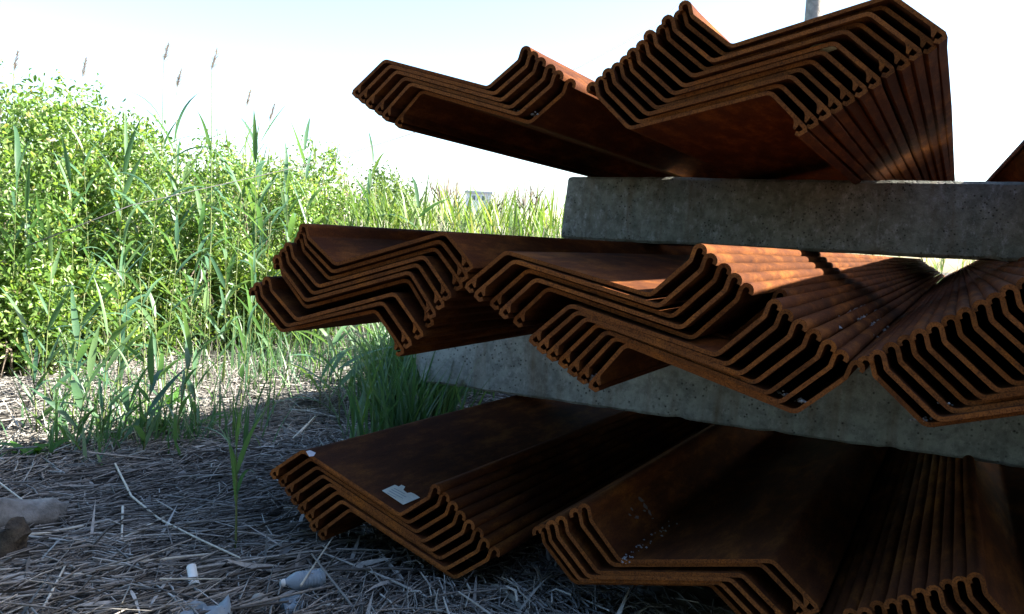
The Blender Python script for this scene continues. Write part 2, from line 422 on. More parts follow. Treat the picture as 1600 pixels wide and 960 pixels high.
# middle layer
M1k = {0: P4([(743, 417), (700, 364), (529, 414), (487, 372)], YM), 6: P4([(674, 506), (634, 437), (473, 481), (437, 429)], YM),
       7: P4([(664, 523), (620, 459), (467, 500), (428, 454)], YM), 9: P4([(626, 550), (582, 486), (434, 518), (397, 470)], YM)}
bM1 = bundle(M1k, 10, -1, YM, 'of the middle left bundle', 'sheet piles of the middle left bundle', pitch=0.6)
M2k = {0: P4([(726, 447), (790, 394), (1015, 462), (1079, 407)], YM), 4: P4([(800, 502), (854, 451), (1081, 530), (1151, 469)], YM),
       6: P4([(829, 530), (893, 477), (1120, 555), (1195, 494)], YM), 12: P4([(918, 603), (976, 538), (1241, 645), (1320, 590)], YM)}
M2k[5] = lerpk(M2k, 4, 6, 0.5)
bM2 = bundle(M2k, 13, 1, YM, 'of the middle centre bundle with sunlit orange hooks', 'sheet piles of the middle centre bundle', pitch=0.6, shifts={5: 0.33})
dg = lambda a, l: l * np.array([math.cos(math.radians(a)), math.sin(math.radians(a))])
def left_bundle(Nb, b1b, Nt, b1t, n, web):
    k = {}
    for i, N_, b1_ in ((0, Nt, b1t), (n - 1, Nb, b1b)):
        b2_ = b1_ + dg(web, 0.50); k[i] = [b2_ + dg(-41, 0.185), b2_, b1_, N_]
    return k
Nb, b1b = P4([(1365, 587), (1445, 666)], YM); Nt, b1t = P4([(1725, 417), (1817, 493)], YM)
bM3 = bundle(left_bundle(Nb, b1b, Nt, b1t, 16, 17), 16, -1, YM, 'of the middle right bundle by the right edge', 'sheet piles of the middle right bundle', pitch=0.6)
# bottom layer
bB1 = bundle({0: P4([(425, 738), (475, 704), (627, 804), (672, 776)], YB), 7: P4([(494, 835), (544, 797), (708, 905), (759, 876)], YB)}, 8, 1, YB,
             'of the bottom left bundle with the paper tag', 'sheet piles of the bottom left bundle', pitch=-0.5)
B2k = {0: P4([(1278, 951), (1206, 876), (969, 877), (923, 813)], YB), 1: P4([(1262, 957), (1189, 882), (956, 883), (909, 821)], YB),
       2: P4([(1235, 973), (1160, 897), (935, 893), (888, 831)], YB), 5: P4([(1180, 991), (1108, 916), (894, 913), (847, 851)], YB)}
bB2 = bundle(B2k, 6, -1, YB, 'of the bottom middle bundle in deep shade', 'sheet piles of the bottom middle bundle', pitch=-0.5)
Nt = P4([(1541, 926)], YB)[0]; Nb = P4([(1303, 997)], YB)[0]
bB3 = bundle(left_bundle(Nb, Nb + dg(-43, 0.18), Nt, Nt + dg(-43, 0.18), 12, 15), 12, -1, YB, 'of the bottom right bundle under the beam', 'sheet piles of the bottom right bundle', pitch=-0.5)

for lay, sft, pt_ in (('bottom', (2.42, -0.79), -0.5), ('middle', (2.64, 0.04), 0.6)):  # unseen bundles added to keep sun off the bottom right bundle
    bundle({k: [p + np.array(sft) for p in v] for k, v in M2k.items()}, 13, 1, YM, f'of the outermost {lay} bundle added unseen beyond the right edge to block sun', f'sheet piles of the added outermost {lay} bundle', pitch=pt_)

# ------------------------------------------------------------------ concrete beams
def beam(x0t, x0b, x1, y0, y1, z0, z1, mat, label, name='concrete_beam', seed=0, ch=0.014, step=0.025, amp=1.0, cat='concrete beam'):
    ring = []
    hy, hz = (y1 - y0) / 2, (z1 - z0) / 2
    def side(a, b, n): return [(a[0] + (b[0] - a[0]) * k / n, a[1] + (b[1] - a[1]) * k / n) for k in range(n)]
    c = [(-hy, -hz + ch), (-hy, hz - ch), (-hy + ch, hz), (hy - ch, hz), (hy, hz - ch), (hy, -hz + ch), (hy - ch, -hz), (-hy + ch, -hz)]
    for k in range(8): ring += side(c[k], c[(k + 1) % 8], (10 if k == 0 else 6) if k % 2 == 0 else 2)
    R_ = len(ring); V = []; F = []
    N_ = int((x1 - min(x0t, x0b)) / step)
    for i in range(N_ + 1):
        t = i / N_
        for (a, b) in ring:
            f = (b + hz) / (2 * hz); xl = x0b + (x0t - x0b) * f
            x = xl + (x1 - xl) * t
            p = Vector((x, a, b)); nn = Vector((0, a / hy, b / hz))
            d = 0.004 * noise.noise((x * 3 + seed, a * 3, b * 3)) + 0.003 * noise.noise((x * 14 + seed, a * 14, b * 14))
            edge = abs(a) > hy - ch * 1.5 and abs(b) > hz - ch * 1.5
            if edge: d -= 0.03 * max(0, noise.noise((x * 9 + seed, a * 3, b * 3 + 9)) - 0.42)
            if i == 0: d -= 0.006
            V.append(p + nn * d * amp)
    for i in range(N_):
        for k in range(R_):
            q = (k + 1) % R_; F.append((i * R_ + k, (i + 1) * R_ + k, (i + 1) * R_ + q, i * R_ + q))
    for b, fl in ((0, False), (N_ * R_, True)):
        ce = sum((V[b + k] for k in range(R_)), Vector()) / R_
        if not fl: ce.x -= 0.008
        ci = len(V); V.append(ce)
        for k in range(R_):
            q = (k + 1) % R_; F.append((ci, b + k, b + q) if not fl else (ci, b + q, b + k))
    me = mesh(name, V, F, True); fix_normals(me); me.set_sharp_from_angle(angle=math.radians(34))
    o = link(name, me, mat); o.location = (0, (y0 + y1) / 2, (z0 + z1) / 2 + GZ)
    return tag(o, label, cat)
beam(-2.06, -2.085, 2.6, 4.62, 5.02, 0.064, 0.428, M['conc'], 'dark grey green concrete beam carrying the top layer of sheet piles', seed=3)
beam(-3.05, -2.86, 2.6, 4.41, 4.81, -0.852, -0.462, M['conc2'], 'pale mottled concrete beam between the middle and bottom layers', seed=11)
beam(-1.80, -1.80, 1.6, 2.98, 3.20, -1.40, -1.232, M['timber'], 'low grey timber bearer lying in the litter under the bottom bundles', 'timber_bearer', 5, 0.03, 0.05, cat='timber')

# ------------------------------------------------------------------ small things on the steel
def web_point(px, py, pl):
    """point where the sight line meets the web plane of a sheet (two XZ points, extruded along Y)"""
    (x0, z0), (x1, z1) = pl; nx_, nz_ = -(z1 - z0), (x1 - x0)
    d = ray(px, py); t = (nx_ * x0 + nz_ * z0) / (nx_ * d[0] + nz_ * d[2])
    n_ = np.array([nx_, 0, nz_]) / math.hypot(nx_, nz_)
    if n_[2] < 0: n_ = -n_
    return d * t + np.array([0, 0, GZ]), n_
b1top = P4([(475, 704), (627, 804)], YB); b1off = [p + np.array([0.2, 0.98]) * 0.009 for p in b1top]
outl = [(597, 767), (617, 758), (623, 761), (627, 758), (633, 761), (630, 766), (636, 771), (642, 770), (647, 772), (656, 778), (630, 789)]
def plate(name, pix, pl, th, mat, parent=None, lift=0.0):
    top = []; bot = []
    for p in pix:
        q, n_ = web_point(*p, pl); top.append(q + n_ * (th + lift)); bot.append(q + n_ * lift)
    n = len(top); V = top + bot
    F = [tuple(range(n)), tuple(range(2 * n - 1, n - 1, -1))] + [(i, i + n, (i + 1) % n + n, (i + 1) % n) for i in range(n)]
    me = mesh(name, V, F, False); fix_normals(me); return link(name, me, mat, parent)
tg = plate('paper_tag', outl, b1off, 0.0012, M['paper'])
tag(tg, 'torn yellowed paper tag stuck on the bottom left bundle', 'tag')
V = []; F = []
for k, (a, b) in enumerate([((607, 768), (629, 780)), ((611, 766), (634, 778)), ((615, 764), (632, 773)), ((604, 771), (618, 778.5))]):
    q = []
    for p in (a, b, (b[0] + .9, b[1] - .5), (a[0] + .9, a[1] - .5)):
        w_, n_ = web_point(*p, b1off); q.append(w_ + n_ * 0.0018)
    o_ = len(V); V += q; F.append((o_, o_ + 1, o_ + 2, o_ + 3))
link('print_line', mesh('print_line', V, F, False), M['ink'], tg)
pd = plate('paint_mark', [(478, 706), (484, 704), (493, 708), (490, 713), (483, 714)], b1off, 0.0012, M['paint'], None)
pd.parent = bB1[0]; pd.matrix_parent_inverse = Matrix.Translation(-bB1[0].location); pd['label'] = 'white paint dab on the upper edge'
b2top = P4([(1206, 876), (969, 877)], YB); b2off = [p + np.array([0, 1]) * 0.010 for p in b2top]
leg2 = P4([(969, 877), (923, 813)], YB); leg2off = [p + np.array([0.6, 0.75]) * 0.010 for p in leg2]
def blob(cx, cy, r1, r2, a, n=9):
    return [(cx + math.cos(a) * r1 * math.cos(t) * k - math.sin(a) * r2 * math.sin(t) * k, cy + math.sin(a) * r1 * math.cos(t) * k + math.cos(a) * r2 * math.sin(t) * k)
            for t, k in ((2 * math.pi * i / n, random.uniform(0.6, 1.15)) for i in range(n))]
for c in [(1000, 752, 5, 3, -0.9), (997, 759, 3, 2, 0), (1001, 780, 7, 3, 0.7), (1008, 790, 6, 3, 1.0), (1015, 800, 5, 2.2, 1.0), (1007, 797, 3, 1.5, .4), (987, 795, 3, 1.6, 1.1), (984, 804, 3.5, 1.8, 0.8), (995, 808, 4, 2.6, 0), (1020, 809, 2, 1.2, 0)]:
    s_ = plate('splatter', blob(*c), leg2off, 0.001, M['poop']); s_.parent = bB2[0]; s_.matrix_parent_inverse = Matrix.Translation(-bB2[0].location)
def crumbs(name, spots, mat, label):
    V = []; F = []
    for (c, r) in spots:
        o_ = len(V)
        for dx, dy, dz in ((1, 0, 0), (-1, 0, 0), (0, 1, 0), (0, -1, 0), (0, 0, 1), (0, 0, -1)):
            V.append((c[0] + dx * r * random.uniform(.6, 1.3), c[1] + dy * r * random.uniform(.6, 1.3), c[2] + dz * r * random.uniform(.5, 1)))
        F += [(o_ + a, o_ + b, o_ + c_) for a, b, c_ in ((0, 2, 4), (2, 1, 4), (1, 3, 4), (3, 0, 4), (2, 0, 5), (1, 2, 5), (3, 1, 5), (0, 3, 5))]
    o = link(name, mesh(name, V, F, False), mat); o['label'] = label; o['kind'] = 'stuff'; return o
sp = []
for k in range(46):                                       # crumbs along the bend of the bottom middle bundle
    t = random.random() ** 1.4; px = 975 + 75 * t + random.gauss(0, 5); py = 876 - 62 * t + random.gauss(0, 4)
    q, n_ = web_point(px, py, b2off); sp.append((q, random.uniform(.002, .006)))
hookpl = P4([(1204, 468), (1335, 563)], YM); hookpl = [p + np.array([0.5, 0.8]) * 0.004 for p in hookpl]
for k in range(130):                                      # crumbs on the hooks of the centre bundle
    px = random.gauss(1350, 20); py = 492 + (px - 1350) * 0.25 + random.gauss(0, 12)
    q, n_ = web_point(px, py, hookpl); sp.append((q, random.uniform(.004, .012)))
for (px, py, y, n) in [(1252, 626, YM, 16), (1222, 615, YM, 10), (1440, 655, YM, 12), (1480, 632, YM, 8), (813, 174, YT, 10), (831, 180, YT, 12), (1065, 592, YM, 0), (930, 588, YM, 16), (918, 596, YM, 12)]:
    for k in range(n):
        q = on_y(px + random.gauss(0, 6), py + random.gauss(0, 2), y + random.uniform(0.01, 0.06)); sp.append((q, random.uniform(.003, .008)))
crumbs('grit_crumbs', sp, M['crumb'], 'pale crumbs of broken grit lying on the steel')
def rock(name, r, seed, mat, loc, sc_=(1, 1, 1), sub=3):
    bm = bmesh.new(); bmesh.ops.create_icosphere(bm, subdivisions=sub, radius=r)
    for v in bm.verts:
        c = v.co.normalized(); v.co = Vector((v.co.x * sc_[0], v.co.y * sc_[1], v.co.z * sc_[2])) * (1 + 0.35 * noise.noise(c * 1.7 + Vector((seed, 0, 0))) + 0.12 * noise.noise(c * 5 + Vector((seed, 3, 0))))
    me = bpy.data.meshes.new(name); bm.to_mesh(me); bm.free()
    me.polygons.foreach_set('use_smooth', [True] * len(me.polygons)); me.set_sharp_from_angle(angle=math.radians(30))
    return link(name, me, mat, None, loc)
q = on_y(1288, 75, YT + 0.03)
tag(rock('mortar_chunk', 0.028, 4, M['chunk'], q, (1.5, 1, 0.5)), 'ochre chunk of mortar wedged in the upper right bundle', 'rubble')

# ------------------------------------------------------------------ shrubs
def leaf_cloud(cent, norm, size, rs):
    """one folded six-point leaf per centre -> verts, quads"""
    n = len(cent)
    t = rs.normal(size=(n, 3)); t[:, 2] += 0.35; t += norm * 0.5
    t /= np.linalg.norm(t, axis=1)[:, None]
    s = np.cross(t, rs.normal(size=(n, 3)) * 0.7 + norm + np.array([0, 0, 0.6])); s /= np.linalg.norm(s, axis=1)[:, None] + 1e-9
    nn = np.cross(s, t)
    L = (size * rs.uniform(0.65, 1.3, n))[:, None]; W = L * 0.24
    b = cent; tip = b + t * L - nn * L * 0.12
    f = nn * W * 0.45
    V = np.stack([b, b + t * L * .38 + s * W * .8 + f, b + t * L * .72 + s * W + f, tip, b + t * L * .72 - s * W + f, b + t * L * .38 - s * W * .8 + f], 1)
    i = np.arange(n)[:, None] * 6
    F = np.concatenate([i + np.array([[0, 1, 2, 3]]), i + np.array([[0, 3, 4, 5]])], 0)
    return V.reshape(-1, 3), F
def shrub(pos, h, r, n, size, label, mat='leaf', low=0.0, lumps=16, twigs=26, seed=0, loose=0.2, name='shrub', cat='shrub', group='leafy shrubs beside the stacks'):
    rs = np.random.default_rng(seed + 100)
    root = empty(name, (pos[0], pos[1], gh(pos[0], pos[1])))
    cs = []
    for k in range(lumps):
        a = rs.uniform(0, 2 * math.pi); zz = rs.uniform(low + 0.08, 0.92); prof = math.sqrt(max(0.05, 1 - (zz ** 2.4))) * (0.75 + 0.25 * min(1, zz * 3))
        rr = r * prof * math.sqrt(rs.uniform(0.15, 0.8)); rad = r * rs.uniform(0.26, 0.46)
        cs.append((rr * math.cos(a), rr * math.sin(a), min(zz * h, h - rad * 0.8), rad))
    cs.append((0, 0, h - r * 0.35, r * 0.35))
    cs = np.array(cs)
    k = rs.choice(len(cs), n, p=cs[:, 3] ** 2 / np.sum(cs[:, 3] ** 2))
    d = rs.normal(size=(n, 3)); d /= np.linalg.norm(d, axis=1)[:, None]
    rad = cs[k, 3] * np.clip(rs.normal(0.88, loose, n), 0.1, 1.5)
    # sprigs: leaves gather around shoot tips
    P = cs[k, :3] + d * rad[:, None]
    ns = max(60, n // 14); tips = P[rs.choice(n, ns)]
    kk = rs.choice(ns, n); near = rs.random(n) < 0.72
    P = np.where(near[:, None], tips[kk] + rs.normal(size=(n, 3)) * np.array([0.035, 0.035, 0.06]) * (size / 0.045), P)
    ok = P[:, 2] > 0.02; P = P[ok]; d = d[ok]
    V, F = leaf_cloud(P, d, np.full(len(P), size), rs)
    link('crown', mesh_np('crown', V, F), M[mat], root)
    st = []
    for q in range(twigs):
        c = cs[rs.integers(len(cs))]; b = rs.normal(size=2) * 0.12
        pts = [(b[0], b[1], -0.03), (b[0] * 1.6 + c[0] * 0.25, b[1] * 1.6 + c[1] * 0.25, c[2] * 0.4), (c[0] * 0.75, c[1] * 0.75, c[2] * 0.8), (c[0], c[1], c[2] + c[3] * 0.6)]
        st.append((pts, [0.014, 0.010, 0.007, 0.002]))
    V, F = tubes(st, 5); link('trunk', mesh('trunk', V, F), M['bark'], root)
    return tag(root, label, cat, group)
SHR = [  # px, top py, zc, radius, leaves, label
    (-30, 150, 7.7, 1.05, 9000, 'tall bright green shrub at the left edge of the view'),
    (85, 128, 8.6, 1.10, 11000, 'tallest leafy shrub with loose airy top near the left edge'),
    (40, 330, 7.4, 0.62, 6000, 'low leafy shrub in front of the tallest one at left'),
    (150, 270, 8.1, 0.72, 7500, 'leafy shrub right behind the tall broad-bladed reed'),
    (225, 208, 9.1, 0.80, 7500, 'bushy shrub with a rounded top behind the broad-bladed reed'),
    (300, 300, 8.7, 0.75, 8000, 'dense dark centred shrub standing over the shaded hollow'),
    (345, 228, 10.0, 0.85, 7500, 'green shrub below the tallest plumed reed'),
    (425, 250, 9.8, 0.80, 9000, 'yellow green shrub left of the middle bundle hooks'),
    (492, 222, 11.4, 0.95, 7000, 'rounded shrub rising just above the middle left bundle'),
    (385, 400, 9.2, 0.60, 6000, 'small low shrub at the edge of the sunlit litter'),
    (610, 268, 13.5, 0.8, 4000, 'grey green shrub standing farther back in the reed bed'),
    (-10, 430, 7.0, 0.6, 5000, 'low fringe shrub at left edge beside sunlit litter'),
    (120, 430, 7.6, 0.55, 5000, 'low spreading shrub in front beside the dark hollow'),
    (215, 410, 8.3, 0.5, 4500, 'small shrub between the dark hollow and the low spreading one'),
]
for i, (px, top, zc, r, n, lab) in enumerate(SHR):
    tpt = at_depth(px, top, zc)
    shrub((tpt[0], tpt[1]), tpt[2], r, n, 0.058, lab, 'leaf' if zc < 12 else 'leaf2', seed=i, lumps=18, loose=0.2 if i != 1 else 0.3)

# unseen trees added behind and beside the viewpoint to darken the stack
for k, (x_, y_, h_, r_) in enumerate([(-5.5, -6.5, 8.5, 2.8), (-2.0, -6.0, 9.0, 2.8), (1.8, -6.3, 8.4, 2.8), (5.5, -6.0, 9.0, 2.9), (9.0, -4.0, 8.6, 2.8), (11.0, 0.0, 9.0, 2.8)]):
    shrub((x_, y_), h_, r_, 12000, 0.27, f'{ORD[k] if k else "first"} leafy tree added unseen to block sky light', 'tleaf', seed=60 + k, lumps=20, twigs=16, name='blocker_tree', cat='blocker_tree', group='added unseen trees blocking sky light')

# ------------------------------------------------------------------ reeds
def blades(base, az, e0, bend, L, W, ns, roll=None):
    n = len(base); pos = base.copy(); Vs = []
    h = np.stack([np.cos(az), np.sin(az), np.zeros(n)], 1); s = np.stack([-np.sin(az), np.cos(az), np.zeros(n)], 1)
    if roll is not None: s = s * np.cos(roll)[:, None] + np.array([0, 0, 1]) * np.sin(roll)[:, None]
    for k in range(ns + 1):
        t = k / ns; wd = W * (min(1, 0.35 + t * 3.2) if t < 0.25 else (1 - ((t - 0.25) / 0.75) ** 1.6)) + 0.0006
        Vs.append(np.stack([pos + s * wd[:, None] / 2, pos - s * wd[:, None] / 2], 1))
        e = e0 - bend * t ** 1.3
        pos = pos + (h * np.cos(e)[:, None] + np.array([0, 0, 1]) * np.sin(e)[:, None]) * (L / ns)[:, None]
    V = np.stack(Vs, 1)                       # n, ns+1, 2, 3
    i = np.arange(n)[:, None] * (2 * (ns + 1)); F = []
    for k in range(ns): F.append(i + np.array([[2 * k, 2 * k + 1, 2 * k + 3, 2 * k + 2]]))
    return V.reshape(-1, 3), np.concatenate(F, 0)
def stick_mesh(name, p0, p1, r, mid=None):
    """many thin three-sided stalks with one bend"""
    n = len(p0); mid = (p0 + p1) / 2 if mid is None else mid
    d = p1 - p0; d /= np.linalg.norm(d, axis=1)[:, None] + 1e-9
    a = np.cross(d, np.array([0.3, 0.2, 0.93])); a /= np.linalg.norm(a, axis=1)[:, None] + 1e-9; b = np.cross(d, a)
    rings = []
    for p, k in ((p0, 1.0), (mid, 0.9), (p1, 0.6)):
        rings.append(np.stack([p + (a * math.cos(q) + b * math.sin(q)) * (r * k)[:, None] for q in (0.5, 2.6, 4.7)], 1))
    V = np.stack(rings, 1).reshape(-1, 3); i = np.arange(n)[:, None] * 9; F = []
    for j in range(2):
        for k in range(3):
            q = (k + 1) % 3; F.append(i + np.array([[j * 3 + k, j * 3 + q, j * 3 + 3 + q, j * 3 + 3 + k]]))
    return mesh_np(name, V, np.concatenate(F, 0))
# the reed bed as one mass
N_ = 5600
u_ = rng.random(N_); D = 8.0 + 34 * u_ ** 1.5; rat = np.where(rng.random(N_) < 0.93, rng.uniform(-1.75, -0.36, N_), rng.uniform(-0.36, 0.12, N_))
bx = rat / np.sqrt(1 + rat ** 2) * D; by = 1 / np.sqrt(1 + rat ** 2) * D
keep = ~((bx > -3.9) & (by < 17)) & (RC[0, 2] * bx + RC[1, 2] * by > 8.6); keep &= ~((rat < -0.80) & (RC[0, 2] * bx + RC[1, 2] * by < 10.8)); bx, by, D = bx[keep], by[keep], D[keep]; N_ = len(bx)
zc_ = RC[0, 2] * bx + RC[1, 2] * by; H = np.where(bx / by < -0.86, rng.normal(1.9, 0.25, N_), np.minimum(rng.normal(1.62, 0.2, N_), 1.08 + 0.045 * zc_))
base = np.stack([bx, by, np.zeros(N_)], 1); lean = rng.normal(0, 0.10, (N_, 2)) + np.array([0.05, 0.0])
tip = base + np.stack([lean[:, 0] * H, lean[:, 1] * H, H], 1)
V1 = []; F1 = []; o_ = 0
for k in range(8):
    f = rng.uniform(0.35, 1.0, N_); b_ = base + (tip - base) * f[:, None]
    v, f_ = blades(b_, rng.uniform(0, 2 * math.pi, N_), rng.normal(1.12, 0.2, N_), rng.uniform(0.1, 1.1, N_), rng.uniform(0.3, 0.7, N_), rng.uniform(0.011, 0.026, N_), 4)
    V1.append(v); F1.append(f_ + o_); o_ += len(v)
tag(link('reed_bed', mesh_np('reed_bed', np.concatenate(V1), np.concatenate(F1)), M['bed']), 'dense bed of green reeds stretching to the horizon', None, None, 'stuff')
tag(link('reed_stalks', stick_mesh('reed_stalks', base, tip, np.full(N_, 0.005)), M['straw']), 'pale stalks standing through the reed bed', None, None, 'stuff')
# fringe of thin grass-like shoots at the litter edge
def shoots(name, cx, n, hr, label, mat='reed', wr=(0.008, 0.018)):
    P = np.array([on_z(*c) if len(c) == 2 else c for c in cx])
    v, f_ = blades(P, rng.uniform(0, 2 * math.pi, n), rng.normal(1.3, 0.16, n), rng.uniform(0.1, 1.0, n), rng.uniform(*hr, n), rng.uniform(*wr, n), 5)
    tag(link(name, mesh_np(name, v, f_), M[mat]), label, None, None, 'stuff')
n = 260; shoots('grass_shoots', [(random.gauss(470, 55), random.gauss(585, 24)) for _ in range(n)], n, (0.2, 0.7), 'thin green shoots growing through the sunlit litter')
n = 210; shoots('marsh_grass', [(random.uniform(60, 420), random.uniform(560, 720)) for _ in range(n)], n, (0.15, 0.55), 'thin grass along the foot of the shrubs')
P0 = np.array([on_z(random.uniform(40, 560), random.uniform(545, 690)) for _ in range(300)])
P1 = P0 + np.stack([rng.normal(0, .12, 300), rng.normal(0, .12, 300), rng.uniform(.1, .45, 300)], 1)
tag(link('dead_stems', stick_mesh('dead_stems', P0, P1, rng.uniform(.0015, .0035, 300)), M['straw']), 'dry stems standing in the litter', None, None, 'stuff')

n = 420; shoots('reed_tuft', [(random.gauss(640, 36), random.uniform(604, 662)) for _ in range(n)], n, (0.3, 0.8), 'dense dark tuft of young reeds at the beam end', wr=(0.012, 0.028))
n = 220; shoots('reed_tuft', [(random.gauss(668, 30), random.uniform(632, 672)) for _ in range(n)], n, (0.4, 0.85), 'long dark blades in front of the beam end', wr=(0.012, 0.028))
n = 150; shoots('reed_tuft', [(random.gauss(-2.85, 0.16), random.uniform(3.95, 4.33), 0.0) for _ in range(n)], n, (0.45, 0.9), 'loose long blades crossing the lower beam', wr=(0.010, 0.024))
n = 240; shoots('reed_tuft', [(random.gauss(628, 26), random.uniform(630, 664)) for _ in range(n)], n, (0.45, 0.9), 'arching blades hiding the beam corner', wr=(0.014, 0.03))
n = 110; shoots('reed_tuft', [(random.gauss(722, 30), random.uniform(606, 632)) for _ in range(n)], n, (0.2, 0.5), 'short blades along the foot of the lower beam', wr=(0.008, 0.02))
n = 80; shoots('low_grass', [(random.gauss(150, 60), random.gauss(700, 26)) for _ in range(n)], n, (0.15, 0.5), 'blue green blades growing forward over the straw', wr=(0.01, 0.024))
n = 90; shoots('low_grass', [(random.gauss(260, 60), random.gauss(690, 16)) for _ in range(n)], n, (0.1, 0.35), 'low green blades along the shadow line')
# single reeds with a stem and separate blades
LM = []
for k in range(7):
    bend = [0.2, 0.5, 0.9, 1.3, 0.35, 0.7, 1.7][k]; ns = 8; V = []; F = []; x = z = 0; e0 = 0.0
    for j in range(ns + 1):
        t = j / ns; wd = (min(1, 0.3 + t * 3.5) if t < 0.2 else (1 - ((t - 0.2) / 0.8) ** 1.7)) * 0.034 + 0.0008
        tw = 0.35 * math.sin(k + 2.2 * t)
        V += [(x, -wd * math.cos(tw), z + wd * math.sin(tw) + wd * 0.25), (x, 0, z), (x, wd * math.cos(tw), z - wd * math.sin(tw) + wd * 0.25)]
        e = e0 - bend * t ** 1.4; x += math.cos(e) / ns; z += math.sin(e) / ns
    for j in range(ns): F += [(3 * j, 3 * j + 1, 3 * j + 4, 3 * j + 3), (3 * j + 1, 3 * j + 2, 3 * j + 5, 3 * j + 4)]
    me = mesh('leaf', V, F); me.materials.append(M['reed']); LM.append(me)
def reed(base, h, lean, label, group, nl=8, ll=(0.32, 0.5), f0=0.25, plume=False, wide=1.0, steep=(0.55, 1.05), rs=None):
    rs = rs or random
    root = empty('reed', tuple(base))
    la = rs.uniform(0, 6.28) if lean[1] is None else lean[1]; lx, ly = math.cos(la) * lean[0], math.sin(la) * lean[0]
    pt = lambda f: Vector((lx * h * f ** 1.6, ly * h * f ** 1.6, h * f))
    V, F = tube([pt(k / 6) - Vector((0, 0, 0.02 if k == 0 else 0)) for k in range(7)], [(0.0062 if plume else 0.0055) - (0.0003 if plume else 0.0006) * k for k in range(7)], 6)
    link('stem', mesh('stem', V, F), M['stem'], root)
    a = rs.uniform(0, 6.28)
    for k in range(nl):
        f = f0 + (1 - f0) * (k + 0.4 * rs.random()) / max(1, nl - 0.6); f = min(f, 0.99) * (0.72 if plume else 1)
        a += math.pi + rs.gauss(0, 0.45)
        o = link('leaf', LM[rs.randrange(7)], None, root, pt(f))
        L = rs.uniform(*ll) * (1 - 0.3 * max(0, f - 0.7)); e = rs.uniform(*steep) + (0.35 if k == nl - 1 else 0)
        o.rotation_euler = (rs.gauss(0, 0.25), -e, a); o.scale = (L, L * wide * rs.uniform(.8, 1.45), L)
    if plume:
        rsn = np.random.default_rng(int(rs.random() * 1e6)); n = 130; t = rsn.random(n); top = np.array(pt(1.0))
        ax = np.array([0.35 + lx, ly, 1.0]); ax /= np.linalg.norm(ax); L = 0.19
        b_ = top + ax * (t * L)[:, None]
        v, f_ = blades(b_, rsn.normal(0.0, 0.9, n), rsn.normal(1.05, 0.25, n), rsn.uniform(0.0, 0.9, n), 0.07 * (1 - 0.7 * t) + 0.015, np.full(n, 0.005), 2)
        link('plume', mesh_np('plume', v, f_), M['plume'], root)
    return tag(root, label, 'reed', group)
rr = random.Random(21)
def ground_reed(px, py, top, **kw):
    b = on_z(px, py); d = np.linalg.norm(b - np.array([0, 0, GZ]))
    zc = RC[:, 2] @ (b - np.array([0, 0, GZ])); h = at_depth(px, top, zc)[2] * 1.0
    return b, h
# named tall ones
hero = [(222, 600, 200, 'tall reed with broad blades rising above the shrubs at left', 10, (0.48, 0.68), 0.4),
        (190, 665, 420, 'blue green reed leaning at the edge of the shade', 9, (0.36, 0.5), 0.25),
        (112, 690, 455, 'reed with arching blades nearest the left edge', 8, (0.36, 0.5), 0.2),
        (290, 620, 335, 'slender upright reed before the dark hollow', 8, (0.35, 0.5), 0.3),
        (350, 615, 375, 'reed with crossed blades left of the middle bundle', 8, (0.35, 0.5), 0.3),
        (405, 600, 345, 'pale upright reed beside the lowest middle hooks', 8, (0.35, 0.5), 0.3),
        (160, 700, 520, 'bushy low reed rooted at the shadow line', 9, (0.32, 0.45), 0.15),
        (255, 640, 380, 'reed with spread blades in front of the shrubs', 8, (0.36, 0.5), 0.3)]
for px, py, top, lab, nl, ll, f0 in hero:
    b, h = ground_reed(px, py, top); reed(b, h, (0.06, None), lab, 'single reeds in front of the shrubs', nl, ll, f0, rs=rr)
side = ['left', 'right']
for k in range(9):
    px = 55 + 32 * k + rr.uniform(-9, 9); py = rr.uniform(680, 728); b, h = ground_reed(px, py, py - rr.uniform(90, 190))
    reed(b, h, (rr.uniform(0.05, 0.2), None), f'{ORD[k] if k else "leftmost"} short blue green reed {"" if k == 0 else "from left "}growing forward over the straw', 'short reeds at the shadow line', rr.randint(6, 9), (0.26, 0.42), 0.15, wide=1.15, rs=rr)
for k in range(16):
    px = 70 + 23 * k + rr.uniform(-8, 8); py = rr.uniform(585, 690); b, h = ground_reed(px, py, rr.uniform(370, 530))
    reed(b, h, (rr.uniform(0.03, 0.14), None), f'{["leftmost", "second", "third", "fourth", "fifth", "sixth", "seventh", "eighth", "ninth", "tenth", "eleventh", "twelfth", "thirteenth", "fourteenth", "fifteenth", "rightmost"][k]} from left of the medium green reeds before the shrubs', 'reeds along the shrub edge', rr.randint(5, 8), (0.28, 0.45), 0.2, rs=rr)
for k in range(15):
    px = 20 + 34 * k + rr.uniform(-10, 10); zc = 6.9 + 0.0045 * px; t_ = at_depth(px, rr.uniform(215, 330) if px > 130 else rr.uniform(200, 330), zc)
    reed((t_[0], t_[1], 0), t_[2], (rr.uniform(0.02, 0.08), None), f'{ORD[k] if k else "leftmost"} tall reed {"" if k == 0 else "from left "}pushing up through the shrubs', 'tall reeds among the shrubs', rr.randint(8, 11), (0.42, 0.68), 0.42, wide=1.0, steep=(0.7, 1.2), rs=rr)
for k in range(32):
    px = rr.gauss(632, 42); py = rr.uniform(605, 660); b, h = ground_reed(px, py, rr.uniform(515, 585))
    reed(b, max(0.25, h), (rr.uniform(0.05, 0.3), None), 'shaded dark green reed in the tuft by the lower concrete beam', 'reeds tufted at the beam end', rr.randint(7, 10), (0.32, 0.5), 0.08, wide=0.85, steep=(0.45, 1.2), rs=rr)
